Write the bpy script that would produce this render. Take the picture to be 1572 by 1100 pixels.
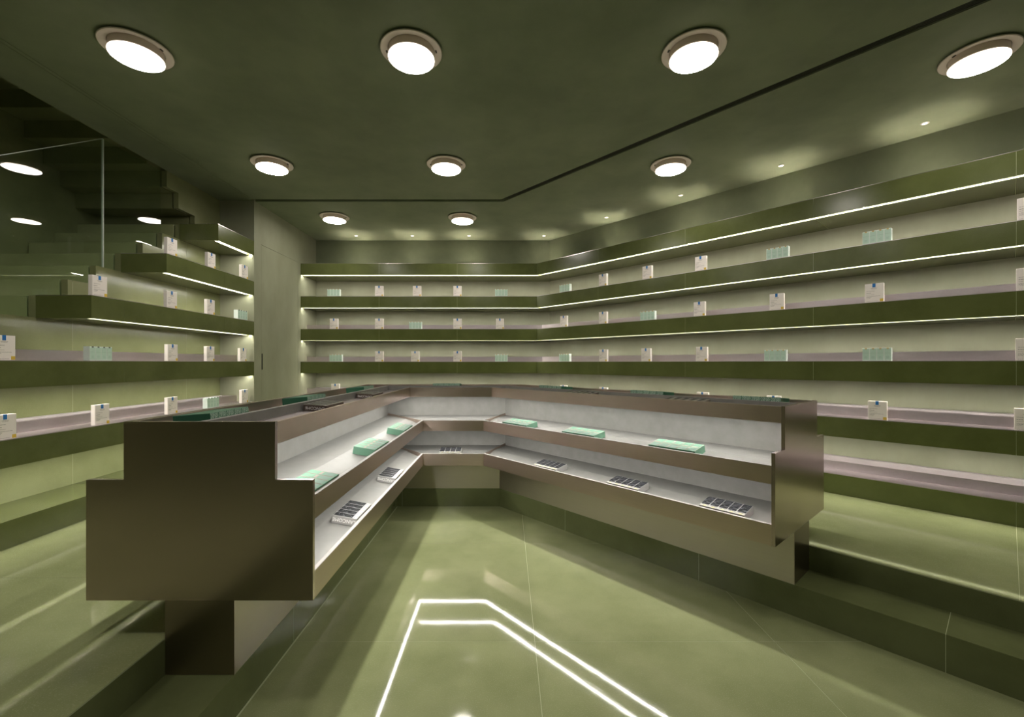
import bpy, bmesh, math, random
from mathutils import Vector, Matrix

random.seed(7)
for o in list(bpy.data.objects):
    bpy.data.objects.remove(o)
scene = bpy.context.scene
COL = scene.collection

# ------------------------------------------------------------------ camera, world, exposure
cam_data = bpy.data.cameras.new('camera')
cam = bpy.data.objects.new('camera', cam_data)
COL.objects.link(cam)
cam_data.sensor_width = 36.0
cam_data.lens = 680.7 / 1572 * 36.0
cam_data.shift_x = (786 - 778.29) / 1572
cam_data.shift_y = (556.13 - 550) / 1572
cam_data.clip_start = 0.05
cam.location = (0, 0, 1.4)
cam.rotation_euler = (math.pi / 2, 0, 0)
scene.camera = cam

world = bpy.data.worlds.new('world')
scene.world = world
world.use_nodes = True
world.node_tree.nodes['Background'].inputs[0].default_value = (0.02, 0.022, 0.018, 1)
world.node_tree.nodes['Background'].inputs[1].default_value = 0.2

vs = scene.view_settings
vs.view_transform = 'Standard'
vs.look = 'None'
vs.gamma = 1.0
vs.use_curve_mapping = False
vs.exposure = 0.12
scene.cycles.use_denoising = True
scene.cycles.max_bounces = 8
scene.cycles.diffuse_bounces = 5
scene.cycles.glossy_bounces = 4
scene.cycles.sample_clamp_indirect = 40.0
scene.cycles.blur_glossy = 0.3

LAMP_STRENGTH = 42.0      # round ceiling lamps
SPOT_ENERGY = 130.0         # small ceiling spots
SHELF_LED = 48.0           # strips under the wall shelves
COUNTER_LED = 145.0      # strips under the middle trays of the counter
COUNTER_LED_TOP = 140.0   # strips under its top trays
WARM = (1.0, 0.93, 0.85, 1)
SHELF_WARM = (1.0, 0.96, 0.86, 1)

# ------------------------------------------------------------------ measures
D = Vector((0.6626, -0.7490))       # direction of the right wall, towards the viewer
W = Vector((0.7490, 0.6626))        # outward normal of the right wall
ZC = 3.2555                         # ceiling
XF, XW = -2.904, -3.295             # left shelf fronts, left wall
YS = 5.092                          # end of the left alcove
YF, YB = 6.2394, 6.7448             # back shelf fronts, back wall
K = Vector((0.4198, YF))            # corner of the shelf fronts
KW = Vector((0.6489, YB))           # corner of the walls
Z1, Z2, Z3 = 0.173, 0.319, 0.4785   # lower step, platform, ledge
TH = 0.1597                         # shelf thickness
SHELF_Z = {1: 2.7906, 2: 2.3300, 3: 1.8693, 4: 1.4087, 5: 0.9481}
YFRONT, XR = -2.5, 6.28             # room edges behind the viewer
CA = Vector((-1.207, 4.4588))         # counter centre line, left corner
CB = Vector((-0.0113, 4.4588))      # right corner
CL = Vector((-1.207, 1.74))           # left end
CR = CB + D * 2.567                  # right end
EPS = 0.0015

# ------------------------------------------------------------------ materials
def new_mat(name):
    m = bpy.data.materials.new(name)
    m.use_nodes = True
    nt = m.node_tree
    return m, nt, nt.nodes['Principled BSDF']

def setp(b, **kw):
    for k, v in kw.items():
        b.inputs[k.replace('_', ' ')].default_value = v

def node(nt, t, **kw):
    n = nt.nodes.new(t)
    for k, v in kw.items():
        if k in n.inputs:
            n.inputs[k].default_value = v
        else:
            setattr(n, k, v)
    return n

def mottled(name, c1, c2, scale, rough, rvar=0.05, bump=0.0, speck=0.0, speck_col=None, spec=0.5, stretch=(1, 1, 1), metallic=0.0, bscale=None, contrast=(0.35, 0.65)):
    m, nt, b = new_mat(name)
    tc = node(nt, 'ShaderNodeTexCoord')
    mp = node(nt, 'ShaderNodeMapping')
    mp.inputs['Scale'].default_value = stretch
    nt.links.new(tc.outputs['Object'], mp.inputs['Vector'])
    nz = node(nt, 'ShaderNodeTexNoise', Scale=scale, Detail=6.0, Roughness=0.6)
    nt.links.new(mp.outputs[0], nz.inputs['Vector'])
    rp = node(nt, 'ShaderNodeValToRGB')
    rp.color_ramp.elements[0].position, rp.color_ramp.elements[1].position = contrast
    rp.color_ramp.elements[0].color = (*c1, 1)
    rp.color_ramp.elements[1].color = (*c2, 1)
    nt.links.new(nz.outputs[0], rp.inputs[0])
    col = rp.outputs[0]
    if speck:
        n2 = node(nt, 'ShaderNodeTexNoise', Scale=230.0, Detail=2.0)
        nt.links.new(tc.outputs['Object'], n2.inputs['Vector'])
        r2 = node(nt, 'ShaderNodeValToRGB')
        r2.color_ramp.elements[0].position, r2.color_ramp.elements[1].position = 0.56, 0.68
        nt.links.new(n2.outputs[0], r2.inputs[0])
        mu = node(nt, 'ShaderNodeMath', operation='MULTIPLY')
        mu.inputs[1].default_value = speck
        nt.links.new(r2.outputs[0], mu.inputs[0])
        mx = node(nt, 'ShaderNodeMix', data_type='RGBA')
        nt.links.new(mu.outputs[0], mx.inputs[0])
        nt.links.new(col, mx.inputs[6])
        mx.inputs[7].default_value = (*(speck_col or c2), 1)
        col = mx.outputs[2]
    nt.links.new(col, b.inputs['Base Color'])
    setp(b, Roughness=rough, Metallic=metallic)
    b.inputs['Specular IOR Level'].default_value = spec
    if rvar:
        mr = node(nt, 'ShaderNodeMapRange')
        mr.inputs['To Min'].default_value = rough - rvar
        mr.inputs['To Max'].default_value = rough + rvar
        nt.links.new(nz.outputs[0], mr.inputs[0])
        nt.links.new(mr.outputs[0], b.inputs['Roughness'])
    if bump:
        n3 = node(nt, 'ShaderNodeTexNoise', Scale=bscale or scale * 3, Detail=4.0)
        nt.links.new(mp.outputs[0], n3.inputs['Vector'])
        bp = node(nt, 'ShaderNodeBump', Strength=bump, Distance=0.004)
        nt.links.new(n3.outputs[0], bp.inputs['Height'])
        nt.links.new(bp.outputs[0], b.inputs['Normal'])
    return m

def brushed(name, color, rough, stretch, var=0.06, tone=0.06):
    m, nt, b = new_mat(name)
    tc = node(nt, 'ShaderNodeTexCoord')
    mp = node(nt, 'ShaderNodeMapping')
    mp.inputs['Scale'].default_value = stretch
    nt.links.new(tc.outputs['Object'], mp.inputs['Vector'])
    nz = node(nt, 'ShaderNodeTexNoise', Scale=1.0, Detail=3.0)
    nt.links.new(mp.outputs[0], nz.inputs['Vector'])
    mr = node(nt, 'ShaderNodeMapRange')
    mr.inputs['To Min'].default_value = rough - var
    mr.inputs['To Max'].default_value = rough + var
    nt.links.new(nz.outputs[0], mr.inputs[0])
    nt.links.new(mr.outputs[0], b.inputs['Roughness'])
    hs = node(nt, 'ShaderNodeMapRange')
    hs.inputs['To Min'].default_value = 1.0 - tone
    hs.inputs['To Max'].default_value = 1.0 + tone
    nt.links.new(nz.outputs[0], hs.inputs[0])
    mx = node(nt, 'ShaderNodeVectorMath', operation='SCALE')
    mx.inputs[0].default_value = color
    nt.links.new(hs.outputs[0], mx.inputs['Scale'])
    nt.links.new(mx.outputs[0], b.inputs['Base Color'])
    setp(b, Metallic=1.0)
    return m

def flat(name, color, rough=0.5, metallic=0.0, emit=0.0, ecol=None):
    m, nt, b = new_mat(name)
    setp(b, Base_Color=(*color, 1), Roughness=rough, Metallic=metallic)
    if emit:
        b.inputs['Emission Color'].default_value = ecol or WARM
        b.inputs['Emission Strength'].default_value = emit
    return m

M = {}
M['floor'] = mottled('green_floor_stone', (0.228, 0.254, 0.118), (0.292, 0.318, 0.160), 2.2, 0.055, 0.01, speck=0.5, speck_col=(0.36, 0.39, 0.24), spec=0.24)
M['stone'] = mottled('green_shelf_stone', (0.088, 0.105, 0.029), (0.116, 0.136, 0.042), 3.0, 0.22, 0.04, speck=0.3, speck_col=(0.13, 0.145, 0.065), spec=0.45)
M['step'] = mottled('shaded_step_stone', (0.112, 0.129, 0.052), (0.148, 0.168, 0.072), 2.6, 0.16, 0.03, speck=0.25, speck_col=(0.16, 0.18, 0.09), spec=0.35)  # floor stone darkened in colour for the shade on the risers
M['panel_stone'] = mottled('green_wall_stone', (0.180, 0.195, 0.090), (0.220, 0.237, 0.115), 2.5, 0.22, 0.03, speck=0.25, speck_col=(0.31, 0.33, 0.18), spec=0.45)
M['grout'] = flat('pale_joint', (0.42, 0.45, 0.27), 0.8)
M['plaster'] = mottled('green_wall_plaster', (0.265, 0.275, 0.185), (0.325, 0.335, 0.235), 2.4, 0.55, 0.08, bump=0.12, spec=0.35, stretch=(1, 1, 0.5), bscale=6)
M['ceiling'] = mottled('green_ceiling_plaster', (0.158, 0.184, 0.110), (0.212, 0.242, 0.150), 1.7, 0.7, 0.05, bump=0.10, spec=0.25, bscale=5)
M['dark'] = flat('dark_slot', (0.012, 0.013, 0.008), 0.8)
M['slat'] = flat('dark_green_slat', (0.055, 0.06, 0.04), 0.5)
M['pull'] = flat('dark_green_pull', (0.05, 0.055, 0.035), 0.6)
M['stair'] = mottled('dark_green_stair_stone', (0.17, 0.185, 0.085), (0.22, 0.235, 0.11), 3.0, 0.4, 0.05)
M['stair_lightened'] = mottled('lightened_stair_stone', (0.30, 0.33, 0.16), (0.36, 0.39, 0.20), 3.0, 0.4, 0.05)  # stair stone in a lighter colour, standing in for missing light
M['bronze'] = brushed('bronze_brushed_metal', (0.54, 0.44, 0.375), 0.36, (3, 3, 190))
M['bronze_base'] = brushed('lit_bronze_brushed_metal', (0.52, 0.475, 0.425), 0.42, (3, 3, 190))  # bronze paled to paint in the reflection of the lit floor
M['bronze_end'] = brushed('shaded_bronze_end', (0.36, 0.30, 0.27), 0.3, (5, 5, 260), var=0.015, tone=0.03)  # bronze darkened to paint in the dim reflection on the base ends
M['bronze_side'] = brushed('bronze_brushed_panel', (0.55, 0.45, 0.435), 0.25, (5, 5, 260), var=0.015, tone=0.03)
M['tray'] = mottled('satin_pale_metal', (0.160, 0.158, 0.146), (0.184, 0.182, 0.169), 14.0, 0.55, 0.05, spec=0.4, metallic=0.25)
M['tray_back'] = mottled('pale_back_metal', (0.215, 0.212, 0.195), (0.245, 0.242, 0.225), 14.0, 0.55, 0.05, spec=0.4, metallic=0.25)
M['lip_highlight'] = flat('painted_lip_highlight', (0.27, 0.26, 0.235), 0.6, 0.2)  # paler colour on the lip tops imitates strip light falling there
M['steel_rail'] = flat('rosy_rail_metal', (0.40, 0.36, 0.36), 0.6, 0.4)
M['steel_smooth'] = brushed('satin_rosy_steel', (0.62, 0.56, 0.54), 0.21, (60, 60, 60), var=0.02)
M['steel'] = brushed('rosy_brushed_steel', (0.52, 0.465, 0.475), 0.36, (60, 60, 60))
M['led'] = flat('shelf_light_strip', (0.9, 0.9, 0.85), 0.5, 0, SHELF_LED, SHELF_WARM)
M['led_edge'] = flat('shelf_light_edge', (0.9, 0.9, 0.8), 0.5, 0, 0.85, (1.0, 0.98, 0.66, 1))
M['lamp_rim'] = flat('lamp_rim_glow', (0.85, 0.80, 0.75), 0.5, 0, 4.0, (1.0, 0.85, 0.72, 1))
M['led_counter'] = flat('counter_light_strip', (0.9, 0.9, 0.88), 0.5, 0, COUNTER_LED, (1.0, 0.97, 0.92, 1))
M['led_counter_top'] = flat('counter_top_light_strip', (0.9, 0.9, 0.88), 0.5, 0, COUNTER_LED_TOP, (1.0, 0.97, 0.92, 1))
M['led_outer'] = flat('counter_outer_light_strip', (0.9, 0.9, 0.88), 0.5, 0, COUNTER_LED * 0.55, (1.0, 0.97, 0.90, 1))
M['lamp_disc'] = flat('lamp_diffuser_glow', (0.9, 0.9, 0.9), 0.5, 0, LAMP_STRENGTH, WARM)
M['lamp_body'] = flat('lamp_grey_paint', (0.58, 0.53, 0.46), 0.5)
M['lamp_drum'] = flat('lamp_drum_paint', (0.72, 0.62, 0.54), 0.5)
M['spot_lens'] = flat('spot_lens_glow', (0.9, 0.9, 0.9), 0.5, 0, 9.0, SHELF_WARM)
M['white'] = flat('white_card', (0.93, 0.87, 0.82), 0.5)
M['blue'] = flat('blue_print', (0.015, 0.17, 0.50), 0.5)
M['yellow'] = flat('yellow_print', (0.72, 0.50, 0.06), 0.5)
M['yellow_soft'] = flat('soft_yellow_print', (0.42, 0.37, 0.16), 0.5)
M['ink'] = flat('grey_ink', (0.30, 0.27, 0.25), 0.6)
M['mint'] = flat('mint_card', (0.56, 0.75, 0.63), 0.45)
M['mint_white'] = flat('pale_mint_card', (0.80, 0.90, 0.83), 0.45)
M['mint_ink'] = flat('mint_grey_ink', (0.38, 0.56, 0.46), 0.6)
M['mint_strong'] = flat('mint_green_card', (0.120, 0.262, 0.175), 0.75)
M['mint_soft'] = flat('soft_mint_sheen', (0.15, 0.24, 0.19), 0.75)
M['cream_soft'] = flat('soft_cream_print', (0.28, 0.25, 0.21), 0.75)
M['cream'] = flat('cream_print', (0.80, 0.72, 0.60), 0.5)
M['green'] = flat('bottle_green_card', (0.045, 0.165, 0.095), 0.4)
M['green_light'] = mottled('leafy_green_print', (0.06, 0.19, 0.115), (0.55, 0.68, 0.57), 260.0, 0.45, 0.0, contrast=(0.47, 0.56))
M['black'] = flat('black_print', (0.012, 0.012, 0.013), 0.5)
M['charcoal'] = mottled('charcoal_print', (0.010, 0.011, 0.013), (0.11, 0.11, 0.115), 55.0, 0.25, 0.05, contrast=(0.46, 0.75), stretch=(1, 3, 1))
M['silver'] = flat('silver_card', (0.36, 0.355, 0.34), 0.35, 0.4)
M['letters'] = flat('white_letters', (0.86, 0.86, 0.84), 0.5)
M['gold'] = flat('gold_clip', (0.55, 0.42, 0.16), 0.4, 0.3)
M['darkclip'] = flat('dark_clip', (0.035, 0.05, 0.045), 0.5)
M['brown'] = flat('brown_carton', (0.10, 0.075, 0.06), 0.3)

for k_ in ('led', 'led_counter', 'led_counter_top', 'led_outer', 'lamp_disc'):
    M[k_].cycles.emission_sampling = 'FRONT'
for k_ in ('led_edge', 'lamp_rim', 'spot_lens'):
    M[k_].cycles.emission_sampling = 'NONE'

def glass_mat():
    m = bpy.data.materials.new('clear_glass')
    m.use_nodes = True
    nt = m.node_tree
    nt.nodes.clear()
    out = node(nt, 'ShaderNodeOutputMaterial')
    tr = node(nt, 'ShaderNodeBsdfTransparent')
    tr.inputs[0].default_value = (0.93, 0.97, 0.94, 1)
    gl = node(nt, 'ShaderNodeBsdfGlossy')
    gl.inputs['Roughness'].default_value = 0.0
    fr = node(nt, 'ShaderNodeFresnel', IOR=1.5)
    mx = node(nt, 'ShaderNodeMixShader')
    ge = node(nt, 'ShaderNodeNewGeometry')
    inv = node(nt, 'ShaderNodeMath', operation='SUBTRACT')
    inv.inputs[0].default_value = 1.0
    nt.links.new(ge.outputs['Backfacing'], inv.inputs[1])
    mul = node(nt, 'ShaderNodeMath', operation='MULTIPLY')
    nt.links.new(fr.outputs[0], mul.inputs[0])
    nt.links.new(inv.outputs[0], mul.inputs[1])
    nt.links.new(mul.outputs[0], mx.inputs[0])
    nt.links.new(tr.outputs[0], mx.inputs[1])
    nt.links.new(gl.outputs[0], mx.inputs[2])
    nt.links.new(mx.outputs[0], out.inputs[0])
    return m
M['glass'] = glass_mat()
M['glass_edge'] = flat('glass_edge', (0.62, 0.68, 0.62), 0.2)

# ------------------------------------------------------------------ mesh helpers
def link(name, me, mat=None, parent=None, **props):
    o = bpy.data.objects.new(name, me)
    COL.objects.link(o)
    if mat is not None and me is not None and not me.materials:
        me.materials.append(M[mat])
    if parent is not None:
        o.parent = parent
        o.matrix_parent_inverse = Matrix.Identity(4)
    for k, v in props.items():
        o[k] = v
    return o

def empty(name, loc, label, cat, group=None, rot=0.0):
    o = bpy.data.objects.new(name, None)
    COL.objects.link(o)
    o.empty_display_size = 0.1
    o.location = loc
    o.rotation_euler = (0, 0, rot)
    o['label'] = label
    o['category'] = cat
    if group:
        o['group'] = group
    return o

def mesh(name, verts, faces):
    me = bpy.data.meshes.new(name)
    me.from_pydata([tuple(v) for v in verts], [], faces)
    bm = bmesh.new()
    bm.from_mesh(me)
    bmesh.ops.recalc_face_normals(bm, faces=bm.faces)
    bm.to_mesh(me)
    bm.free()
    me.update()
    return me

def boxes_mesh(name, bxs):
    vs_, fs = [], []
    for (x0, x1, y0, y1, z0, z1) in bxs:
        b = len(vs_)
        vs_ += [(x0, y0, z0), (x1, y0, z0), (x1, y1, z0), (x0, y1, z0), (x0, y0, z1), (x1, y0, z1), (x1, y1, z1), (x0, y1, z1)]
        fs += [[b + i for i in f] for f in ((0, 3, 2, 1), (4, 5, 6, 7), (0, 1, 5, 4), (1, 2, 6, 5), (2, 3, 7, 6), (3, 0, 4, 7))]
    return mesh(name, vs_, fs)

def box(name, x0, x1, y0, y1, z0, z1, mat, parent=None, bevel=0.0, **props):
    me = boxes_mesh(name, [(x0, x1, y0, y1, z0, z1)])
    if bevel:
        bm = bmesh.new()
        bm.from_mesh(me)
        bmesh.ops.bevel(bm, geom=bm.edges[:], offset=bevel, segments=1, affect='EDGES')
        bm.to_mesh(me)
        bm.free()
    return link(name, me, mat, parent, **props)

def prism_mesh(name, poly, z0, z1):
    n = len(poly)
    vs_ = [(p[0], p[1], z0) for p in poly] + [(p[0], p[1], z1) for p in poly]
    fs = [list(range(n))[::-1], list(range(n, 2 * n))] + [[i, (i + 1) % n, n + (i + 1) % n, n + i] for i in range(n)]
    return mesh(name, vs_, fs)

def prism(name, poly, z0, z1, mat, parent=None, **props):
    return link(name, prism_mesh(name, poly, z0, z1), mat, parent, **props)

def slab_yz(name, poly, x0, x1, mat, parent=None, **props):
    n = len(poly)
    vs_ = [(x0, p[0], p[1]) for p in poly] + [(x1, p[0], p[1]) for p in poly]
    fs = [list(range(n))[::-1], list(range(n, 2 * n))] + [[i, (i + 1) % n, n + (i + 1) % n, n + i] for i in range(n)]
    return link(name, mesh(name, vs_, fs), mat, parent, **props)

def seg_solid(name, p0, m0, p1, m1, prof, mat, parent=None, **props):
    """a profile of (offset, height) points swept from plan point p0 to p1; m0, m1 are the offset vectors (mitres) there"""
    n = len(prof)
    vs_ = [(*(p0 + m0 * o), z) for o, z in prof] + [(*(p1 + m1 * o), z) for o, z in prof]
    fs = [list(range(n))[::-1], list(range(n, 2 * n))] + [[i, (i + 1) % n, n + (i + 1) % n, n + i] for i in range(n)]
    return link(name, mesh(name, vs_, fs), mat, parent, **props)

def led_sheet(name, p0, m0, p1, m1, a, b, want, mat, parent, step=0.5):
    """glowing face of a light strip between profile points a and b, facing want (offset, height), in short lengths"""
    n = max(1, round((p1 - p0).length / step))
    vs_, fs = [], []
    for i in range(n + 1):
        t = i / n
        for o, z in (a, b):
            q = (p0 + m0 * o).lerp(p1 + m1 * o, t)
            vs_.append((q.x, q.y, z))
    for i in range(n):
        fs.append((2 * i, 2 * i + 1, 2 * i + 3, 2 * i + 2))
    me = bpy.data.meshes.new(name)
    me.from_pydata(vs_, [], fs)
    me.update()
    mm = (m0 + m1).normalized()
    w3 = Vector((mm.x * want[0], mm.y * want[0], want[1]))
    if me.polygons[0].normal.dot(w3) < 0:
        me.flip_normals()
    return link(name, me, mat, parent)

def rect(o0, o1, z0, z1):
    return [(o0, z0), (o1, z0), (o1, z1), (o0, z1)]

def clip(poly, a, b, c):
    """keep the part of a convex polygon where a*x + b*y <= c"""
    out = []
    for i in range(len(poly)):
        p, q = poly[i], poly[(i + 1) % len(poly)]
        dp, dq = a * p[0] + b * p[1] - c, a * q[0] + b * q[1] - c
        if dp <= 0:
            out.append(p)
        if (dp < 0 < dq) or (dq < 0 < dp):
            t = dp / (dp - dq)
            out.append((p[0] + (q[0] - p[0]) * t, p[1] + (q[1] - p[1]) * t))
    return out

def area(poly):
    return 0.5 * sum(poly[i][0] * poly[(i + 1) % len(poly)][1] - poly[(i + 1) % len(poly)][0] * poly[i][1] for i in range(len(poly)))

def tiles(region, ax, org, sx, sy, gap, z0, z1, name, mat, parent):
    """square-cut slabs of a grid with axes (ax, ax turned left) laid over a convex region"""
    ay = Vector((-ax.y, ax.x))
    us = [(Vector(p) - org).dot(ax) for p in region]
    vv = [(Vector(p) - org).dot(ay) for p in region]
    for i in range(math.floor(min(us) / sx), math.ceil(max(us) / sx)):
        for j in range(math.floor(min(vv) / sy), math.ceil(max(vv) / sy)):
            poly = [tuple(p) for p in region]
            if area(poly) < 0:
                poly.reverse()
            for (n_, c) in ((ax, (i + 1) * sx - gap), (-ax, -(i * sx + gap)), (ay, (j + 1) * sy - gap), (-ay, -(j * sy + gap))):
                poly = clip(poly, n_.x, n_.y, c + n_.dot(org))
                if len(poly) < 3:
                    break
            if len(poly) >= 3 and abs(area(poly)) > 0.003:
                prism(name, poly, z0, z1, mat, parent)

# ------------------------------------------------------------------ the room: floor, platform, steps
inner = [(-1.0639, YFRONT), (XR, YFRONT), (XR, -1.35), (-0.0726, 4.3228), (-1.0639, 4.3228)]
inner = clip(inner, W.x, W.y, W.dot(Vector((-0.0726, 4.3228))))
floor = prism('floor', [(XW - 0.1, YFRONT - 0.1), (XR + 0.1, YFRONT - 0.1), (XR + 0.1, 1.2), (1.2, 7.0), (XW - 0.1, 7.0)], -0.12, -0.0008, 'grout', kind='structure')
tiles(inner, Vector((1, 0)), Vector((-1.0639, 2.227)), 1.2035, 1.206, 0.0016, -0.0008, 0.0, 'floor_tile', 'floor', floor)

# counter/step centre line with its mitres (offset positive = towards the middle of the room)
I0 = Vector((1, 0))
MA = Vector((1, -1))
MB = Vector((-0.4505, -1))
IR = -W
HB = 0.136
LSTART = Vector((-1.207, YFRONT))
RSTART = CB + D * 7.2

def step_run(name, p0, m0, p1, m1, prof, joint, parent, mat, start=0.0):
    """one leg of a step, cut into slabs at the joints"""
    L = (p1 - p0).length
    dr = (p1 - p0) / L
    cuts = [0.0] + [start + joint * i for i in range(-20, 40) if 0.15 < start + joint * i < L - 0.15] + [L]
    for a, b in zip(cuts[:-1], cuts[1:]):
        ga = 0 if a == 0 else 0.0012
        gb = 0 if b == L else 0.0012
        if b != L:
            q = p0 + dr * b
            seg_solid('joint', q - dr * 0.0012, m_mid(dr), q + dr * 0.0012, m_mid(dr), [(o * 0.997, z - (0.0012 if z > 0 else 0)) for o, z in prof], 'grout', parent)
        seg_solid(name, p0 + dr * (a + ga), m0 if a == 0 else m_mid(dr), p1 if b == L else p0 + dr * (b - gb), m1 if b == L else m_mid(dr), prof, mat, parent)

def m_mid(dr):
    return Vector((dr.y, -dr.x))

low = rect(-HB, HB, -0.004, Z1)
step_run('step_slab', LSTART, I0, CA, MA, low, 1.206, floor, 'step', start=2.227 - YFRONT)
step_run('step_slab', CA, MA, CB, MB, low, 1.2035, floor, 'step', start=5.0)
step_run('step_slab', CB, MB, RSTART, IR, low, 1.13, floor, 'step', start=0.9)

# raised platform: joint bed, riser slabs and paving slabs
BO_A = CA - MA * HB
BO_B = CB - MB * HB
RO = CB - W * IR.dot(-W) * 0 + W * HB + D * 7.2
platL = [(XW, YFRONT), (-1.207 - HB, YFRONT), (-1.207 - HB, YB), (XW, YB)]
platB = [(-1.207 - HB, BO_A.y), (BO_B.x, BO_B.y), (KW.x, KW.y), (-1.207 - HB, YB)]
RW = KW + D * 7.2
platR = [(BO_B.x, BO_B.y), tuple(BO_B + D * 7.0), tuple(RW), (KW.x, KW.y)]
for pl in (platL, platB, platR):
    prism('platform_bed', pl, -0.004, Z2 - 0.005, 'step', floor)
for pl in (platL, platB, platR):
    prism('joint_bed', pl, Z2 - 0.005, Z2 - 0.0008, 'grout', floor)
tiles(platL, Vector((1, 0)), Vector((-1.336, 2.227)), 2.4, 1.206, 0.0012, Z2 - 0.0008, Z2, 'platform_slab', 'floor', floor)
tiles(platB, Vector((1, 0)), Vector((-1.336, 4.64)), 1.2, 4.0, 0.0012, Z2 - 0.0008, Z2, 'platform_slab', 'floor', floor)
tiles(platR, D, K + D * 4.43, 1.13, 6.0, 0.0012, Z2 - 0.0008, Z2, 'platform_slab', 'floor', floor)

# ------------------------------------------------------------------ the room: walls
wall_back = prism('wall_back', [(XF - 0.02, YB), (KW.x, YB), (KW.x + 0.02, YB + 0.1), (XF - 0.02, YB + 0.1)], -0.02, SHELF_Z[1], 'plaster', kind='structure')
prism('shaded_upper_band', [(XF - 0.02, YB), (KW.x, YB), (KW.x + 0.02, YB + 0.1), (XF - 0.02, YB + 0.1)], SHELF_Z[1], ZC + 0.05, 'ceiling', wall_back)  # wall colour darkened above the top shelf to paint in the shade
wr_end = KW + D * 8.5
wall_right = prism('wall_right', [tuple(KW), tuple(wr_end), tuple(wr_end + W * 0.1), tuple(KW + W * 0.1)], -0.02, SHELF_Z[1], 'plaster', kind='structure')
prism('shaded_upper_band', [tuple(KW), tuple(wr_end), tuple(wr_end + W * 0.1), tuple(KW + W * 0.1)], SHELF_Z[1], ZC + 0.05, 'ceiling', wall_right)  # same painted-in shade along the right wall
prism('wall_right_near', [(wr_end.x, wr_end.y), (wr_end.x, YFRONT), (wr_end.x + 0.1, YFRONT), (wr_end.x + 0.1, wr_end.y)], -0.02, ZC + 0.05, 'plaster', kind='structure')
prism('wall_front', [(XW - 0.1, YFRONT), (XR + 0.1, YFRONT), (XR + 0.1, YFRONT - 0.1), (XW - 0.1, YFRONT - 0.1)], -0.02, ZC + 0.05, 'ceiling', kind='structure')

# stair geometry shared by the wall and the flights
RISE, RUN, Y0S, Z0S = 0.15355, 0.2278, 3.099, 1.8693
XG = XW - 0.05
def ty(k): return Y0S + RUN * k
def tz(k): return Z0S + RISE * k

wall_left = bpy.data.objects.new('wall_left', None)
COL.objects.link(wall_left)
wall_left['kind'] = 'structure'
def lower_profile(a, b):
    """outline (y, z) of the wall below the lower flight between y=a and y=b"""
    pts = [(a, -0.02), (b, -0.02)]
    ks = [k for k in range(-12, 8)]
    def top(y):
        k = math.floor((y - Y0S) / RUN + 1e-6)
        return tz(min(k, 6))
    y = b
    pts.append((b, top(b - 1e-4)))
    for k in sorted(ks, reverse=True):
        yk = ty(k)
        if a < yk < b:
            pts.append((yk, top(yk + 1e-4)))
            pts.append((yk, top(yk - 1e-4)))
    pts.append((a, top(a + 1e-4)))
    return pts
YJ = [0.6, 2.20, 3.365, 4.56, ty(7)]
slab_yz('wall_panel', [(YFRONT, -0.02), (0.6 - 0.001, -0.02), (0.6 - 0.001, ZC), (YFRONT, ZC)], XG, XW, 'panel_stone', wall_left)
for a, b in zip(YJ[:-1], YJ[1:]):
    slab_yz('wall_panel', lower_profile(a + 0.0012, b - (0.0012 if b < 4.6 else 0)), XG, XW, 'panel_stone', wall_left)
for yj in (2.20, 3.365, 4.56):
    box('joint', XG + 0.01, XW - 0.0006, yj - 0.0012, yj + 0.0012, 0, tz(math.floor((yj - Y0S) / RUN)) - 0.01, 'grout', wall_left)
UP = [(4.294, 3.10), (4.448, 2.945), (4.678, 2.79)]
slab_yz('wall_panel', [(4.294, ZC), (4.294, 3.10), (4.448, 3.10), (4.448, 2.945), (4.678, 2.945), (4.678, 2.79), (ty(7), tz(6)), (ty(7), ZC)], XG, XW, 'panel_stone', wall_left)
slab_yz('wall_panel', [(ty(7), -0.02), (YS + 0.1, -0.02), (YS + 0.1, ZC), (ty(7), ZC)], XG, XW, 'panel_stone', wall_left)

# the wall that closes the alcove and carries the flush door
DY0, DY1, DZ = 5.245, 6.158, 2.79
bxs = [(XW - 0.02, XF, YS, DY0 - 0.003, -0.02, ZC + 0.05), (XF - 0.25, XF, DY1 + 0.003, YB + 0.02, -0.02, ZC + 0.05), (XF - 0.25, XF, DY0 - 0.003, DY1 + 0.003, DZ + 0.003, ZC + 0.05)]
link('wall_left_return', boxes_mesh('wall_left_return', bxs), 'plaster', kind='structure')
door = box('door_1', XF - 0.06, XF - 0.001, DY0, DY1, Z2 + 0.004, DZ, 'plaster', kind='structure')
box('pull_recess', XF - 0.03, XF + 0.0015, DY0 + 0.003, DY0 + 0.030, 1.315, 1.505, 'pull', door)
box('door_gap', XF - 0.20, XF - 0.07, DY0 - 0.003, DY1 + 0.003, Z2, DZ + 0.003, 'dark', door)

# stairwell shell
XSL = -4.33
box('wall_stairwell_left', XSL - 0.1, XSL, -1.0, 6.9, -0.02, 5.6, 'stair', kind='structure')
box('wall_stairwell_back', XSL, XG, 5.6, 5.7, -0.02, 5.6, 'stair', kind='structure')
box('wall_stairwell_front', XSL, XG, -1.1, -1.0, -0.02, 5.6, 'stair', kind='structure')
box('wall_stairwell_upper', XG + 0.03, XG + 0.10, -1.0, 5.7, ZC + 0.12, 5.6, 'stair', kind='structure')
box('wall_stairwell_top', XSL - 0.1, XG + 0.1, -1.1, 5.7, 5.6, 5.7, 'stair', kind='structure')

box('wall_stairwell_added_soffit', XSL, XG - 0.02, -1.0, 2.6, ZC + 0.06, ZC + 0.2, 'stair', kind='structure')  # unseen soffit added to carry the extra stair lamp

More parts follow.
